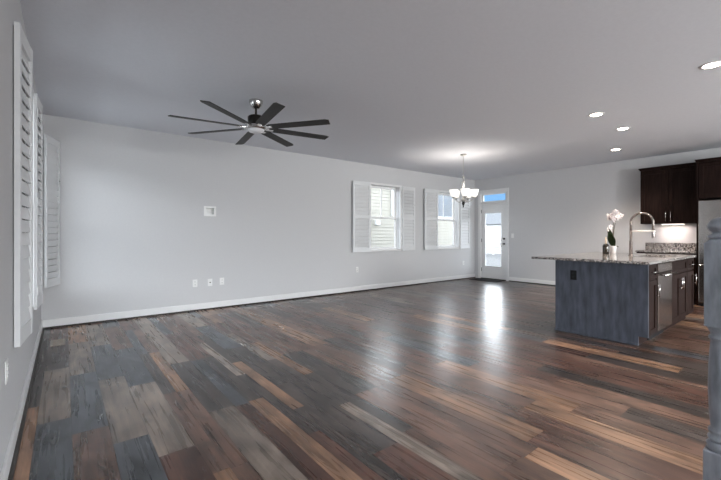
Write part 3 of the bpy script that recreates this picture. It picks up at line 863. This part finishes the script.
def orchid():
    r = thing('potted_orchid', 'white flowering orchid in a small white pot on the island', 'potted plant', (6.66, 2.10, 0.915))
    MB().lathe([(0.0, 0.0), (0.036, 0.0), (0.046, 0.11), (0.048, 0.115), (0.042, 0.115), (0.040, 0.10), (0.0, 0.10)], seg=24).build('pot', M['pot'], r)
    MB().lathe([(0.0, 0.101), (0.0395, 0.101), (0.02, 0.106), (0, 0.108)], seg=18).build('moss', M['leaf'], r)
    def leaf(ang, ln, wd, tilt):
        m = MB()
        nseg = 8
        left, right, mid = [], [], []
        for k in range(nseg + 1):
            t = k / nseg
            x = ln * t * math.cos(tilt); z = 0.10 + ln * t * math.sin(tilt) - 0.05 * t * t
            h = wd * math.sin(PI * min(0.97, 0.1 + 0.88 * t)) ** 0.7
            mid.append(m.b.verts.new((x, 0, z - 0.006)))
            left.append(m.b.verts.new((x, h, z + 0.006))); right.append(m.b.verts.new((x, -h, z + 0.006)))
        for k in range(nseg):
            for q in ((left[k], mid[k], mid[k + 1], left[k + 1]), (mid[k], right[k], right[k + 1], mid[k + 1])):
                f = m.b.faces.new(q); f.smooth = True
        bmesh.ops.solidify(m.b, geom=list(m.b.faces), thickness=0.004)
        m.build('leaf', M['leaf'], r, rot=(0, 0, ang))
    leaf(math.radians(140), 0.34, 0.07, 1.36)
    leaf(math.radians(165), 0.27, 0.06, 1.25)
    leaf(math.radians(-30), 0.10, 0.03, 0.5)
    rn = random.Random(3)
    # the camera's right lies along (0.78,-0.62): the spikes arch that way then droop
    for q, (ex, top) in enumerate(((0.075, 0.56), (0.02, 0.60))):
        P = []
        for k in range(13):
            t = k / 12
            o = ex * t * t + (0.05 * q) * t * (1 - t)
            z = 0.10 + (top - 0.10) * (1 - (1 - t) ** 1.5)
            P.append((o * 0.78 - 0.006 * q, -o * 0.62 + 0.012 * q, z))
        st = MB().tube(P, 0.0045, 8).build('flower_spike', M['stem'], r)
    bl0 = None
    spots = []
    for k in range(22):
        a = rn.uniform(0, 2 * PI); rad = 0.085 * math.sqrt(rn.random())
        spots.append((0.02 + rad * math.cos(a), rn.uniform(-0.05, 0.05), 0.575 + rad * math.sin(a) * 0.85))
    spots += [(-0.045, 0.0, 0.41), (-0.06, 0, 0.37)]
    for i, (u, dpt, z) in enumerate(spots):
        if bl0 is None:
            m = MB()
            for k in range(5):
                mx = Matrix.Rotation(2 * PI * k / 5 + PI / 2, 4, 'Z') @ Matrix.Translation((0.022, 0, 0.004)) @ Matrix.Rotation(-0.25, 4, 'Y')
                m.ball((0, 0, 0), 0.021, (1.1, 0.85 if k in (1, 4) else 0.6, 0.14), 8, 6, mtx=mx)
            bl0 = m.build('blossom', M['petal'], r)
            MB().ball((0, 0, 0.008), 0.008, (1, 0.7, 0.8), 8, 6).build('throat', M['petalc'], bl0, label='plum throat')
            o = bl0
        else:
            o = copy_tree(bl0, r)
        o.location = (u * 0.78 + dpt * 0.62, -u * 0.62 + dpt * 0.78, z)
        # faces roughly the room side with some scatter
        v = Vector((-0.62 + rn.uniform(-0.5, 0.5), -0.78 + rn.uniform(-0.5, 0.5), 0.15 + rn.uniform(-0.5, 0.5)))
        o.rotation_euler = v.to_track_quat('Z', 'Y').to_euler()
orchid()

# black outlet on the island end panel
plate((X0, 1.955, 0.71), PI / 2, 'black outlet plate on the slate end panel of the island', 'black')

# ------------------------------------------------------------------ kitchen run on the far wall (faces -x)
# built in a frame whose x runs along the wall to the right (world -y) and whose -y faces the room (world -x)
RZ = -PI / 2
def farloc(y, z=0.0, x=FX): return (x, y, z)

def run_cabinet():
    r = thing('base_cabinet', 'dark espresso base cabinet on the far wall under the granite backsplash', 'cabinet', farloc(1.861, 0, FX - 0.003), RZ)
    hw, dp = 0.425, 0.60
    mb = MB().box(-hw, hw, -dp, 0.0, 0.10, 0.88)
    mb.build('carcass', M['espresso'], r)
    MB().box(-hw, hw, -dp + 0.07, -0.02, 0.0, 0.10).build('toe_kick', M['espresso'], r)
    for k in range(2):
        a = -hw + 0.005 + k * hw
        d = shaker(MB(), a, a + hw - 0.008, 0.72, 0.87, -dp, fr=0.04).build('drawer', M['espresso'], r)
        bar_pull((a + hw / 2, 0.795), 0.16, False, d, -dp - 0.02)
        d = shaker(MB(), a, a + hw - 0.008, 0.115, 0.705, -dp).build('door', M['espresso'], r)
        bar_pull((a + (hw - 0.05 if k == 0 else 0.04), 0.59), 0.15, True, d, -dp - 0.02)
run_cabinet()
ctp = thing('wall_countertop', 'granite counter with low backsplash along the far kitchen wall', 'countertop', farloc(1.861), RZ)
MB().box(-0.435, 0.428, -0.645, 0.0, 0.881, 0.912, 0.003).build('counter_slab', M['granite'], ctp)
MB().box(-0.435, 0.428, -0.022, 0.0, 0.9125, 1.05, 0.002).build('backsplash', M['granite'], ctp)

def wall_cab():
    r = thing('wall_cabinet', 'dark espresso two door upper cabinet above the lit counter', 'cabinet', farloc(1.866, 1.41), RZ)
    hw, dp, ht = 0.43, 0.32, 1.02
    MB().box(-hw, hw, -dp, 0, 0, ht).build('carcass', M['espresso'], r)
    for k in range(2):
        a = -hw + 0.003 + k * hw
        d = shaker(MB(), a, a + hw - 0.006, 0.01, ht - 0.02, -dp, fr=0.06).build('door', M['espresso'], r)
        bar_pull((a + (hw - 0.04 if k == 0 else 0.034), 0.13), 0.17, True, d, -dp - 0.02)
    # crown moulding: stepped outwards
    MB().box(-hw - 0.006, hw, -dp - 0.026, 0, ht, ht + 0.015).box(-hw - 0.016, hw, -dp - 0.036, 0, ht + 0.015, ht + 0.032).box(-hw - 0.026, hw, -dp - 0.046, 0, ht + 0.032, ht + 0.05, 0.003).build('crown_moulding', M['espresso'], r)
wall_cab()
ul = thing('under_cabinet_light', 'slim glowing light bar under the upper kitchen cabinet', 'light', farloc(1.83, 1.41, FX - 0.20), RZ)
MB().box(-0.17, 0.17, -0.035, 0.035, -0.012, 0.0).build('housing', M['white'], ul)
MB().box(-0.16, 0.16, -0.03, 0.03, -0.017, -0.0125, 0.001).build('diffuser', M['bar'], ul, label='glowing diffuser')
light('under_cabinet_glow', 'AREA', (FX - 0.20, 1.83, 1.388), (0, 0, 0), 3.2, (1, 0.84, 0.77), shape='RECTANGLE', size=0.06, size_y=0.32)
plate((FX, 1.83, 1.195), PI / 2, 'white wall outlet above the far granite backsplash')

sp = tag(MB().box(FX - 0.62, FX, 1.405, 1.429, 0.0, 2.43).build('refrigerator_side_panel', M['espresso']), 'tall dark espresso panel beside the refrigerator', 'panel')

def over_fridge():
    r = thing('bridge_cabinet', 'dark espresso cabinet over the refrigerator', 'cabinet', farloc(0.932, 1.815, FX - 0.003), RZ)
    hw, dp, ht = 0.47, 0.60, 0.615
    MB().box(-hw, hw, -dp, 0, 0, ht).build('carcass', M['espresso'], r)
    for k in range(2):
        a = -hw + 0.003 + k * hw
        d = shaker(MB(), a, a + hw - 0.006, 0.01, ht - 0.02, -dp, fr=0.06).build('door', M['espresso'], r)
        bar_pull((a + (hw - 0.04 if k == 0 else 0.034), 0.11), 0.15, True, d, -dp - 0.02)
    MB().box(-hw - 0.03, hw, -dp - 0.026, 0, ht + 0.001, ht + 0.015).box(-hw - 0.038, hw, -dp - 0.036, 0, ht + 0.015, ht + 0.032).box(-hw - 0.046, hw, -dp - 0.046, 0, ht + 0.032, ht + 0.05, 0.003).build('crown_moulding', M['espresso'], r)
over_fridge()

def fridge():
    r = thing('refrigerator', 'stainless steel french door refrigerator behind the newel post', 'refrigerator', farloc(0.932), RZ)
    hw = 0.455
    MB().box(-hw, hw, -0.66, -0.03, 0.03, 1.77).build('body', M['darkmetal'], r)
    for s in (-1, 1):
        a, b = (-hw, -0.002) if s < 0 else (0.002, hw)
        d = MB().box(a, b, -0.735, -0.665, 0.72, 1.775, 0.012).build('door', M['steel'], r)
        MB().tube([(s * 0.04, -0.79, 0.85), (s * 0.04, -0.79, 1.60)], 0.012).tube([(s * 0.04, -0.735, 0.9), (s * 0.04, -0.79, 0.9)], 0.01).tube([(s * 0.04, -0.735, 1.55), (s * 0.04, -0.79, 1.55)], 0.01).build('handle', M['chrome'], d)
    d = MB().box(-hw, hw, -0.735, -0.665, 0.07, 0.712, 0.012).build('freezer_drawer', M['steel'], r)
    MB().tube([(-0.36, -0.79, 0.63), (0.36, -0.79, 0.63)], 0.012).tube([(-0.3, -0.735, 0.63), (-0.3, -0.79, 0.63)], 0.01).tube([(0.3, -0.735, 0.63), (0.3, -0.79, 0.63)], 0.01).build('handle', M['chrome'], d)
    MB().box(-hw, hw, -0.64, -0.03, 0.0, 0.03).build('base_grille', M['black'], r)
fridge()

# ------------------------------------------------------------------ newel post
def newel():
    X, Y = 2.066, 0.275
    r = thing('newel_post', 'slate blue turned newel post with ball finial at the right edge', 'newel post', (X, Y, 0))
    hb = 0.045
    MB().box(-hb - 0.003, hb + 0.003, -hb - 0.003, hb + 0.003, 0, 0.335, 0.005).lathe([(0.045, 0.334), (0.040, 0.345), (0.046, 0.358), (0.034, 0.372)], seg=24).build('base_block', M['newel'], r)
    MB().lathe([(0.033, 0.370), (0.041, 0.378), (0.041, 0.388), (0.033, 0.396), (0.040, 0.408), (0.040, 0.416), (0.031, 0.426), (0.036, 0.47), (0.040, 0.58), (0.038, 0.68), (0.033, 0.755), (0.031, 0.775),
                (0.038, 0.782), (0.038, 0.790), (0.031, 0.797), (0.036, 0.812), (0.044, 0.828), (0.044, 0.832)], seg=28).build('turned_shaft', M['newel'], r)
    MB().box(-hb, hb, -hb, hb, 0.831, 1.168, 0.004).lathe([(0.060, 0), (0.060, 0.001), (0.040, 0.016), (0.034, 0.018)], c=(0, 0, 1.1665), seg=4, rot=PI / 4).build('upper_block', M['newel'], r)
    MB().lathe([(0.034, 1.182), (0.041, 1.190), (0.041, 1.196), (0.028, 1.203), (0.026, 1.210), (0.036, 1.218), (0.041, 1.230), (0.041, 1.240), (0.034, 1.256), (0.020, 1.268), (0.0, 1.272)], seg=28).build('ball_finial', M['newel'], r)
newel()
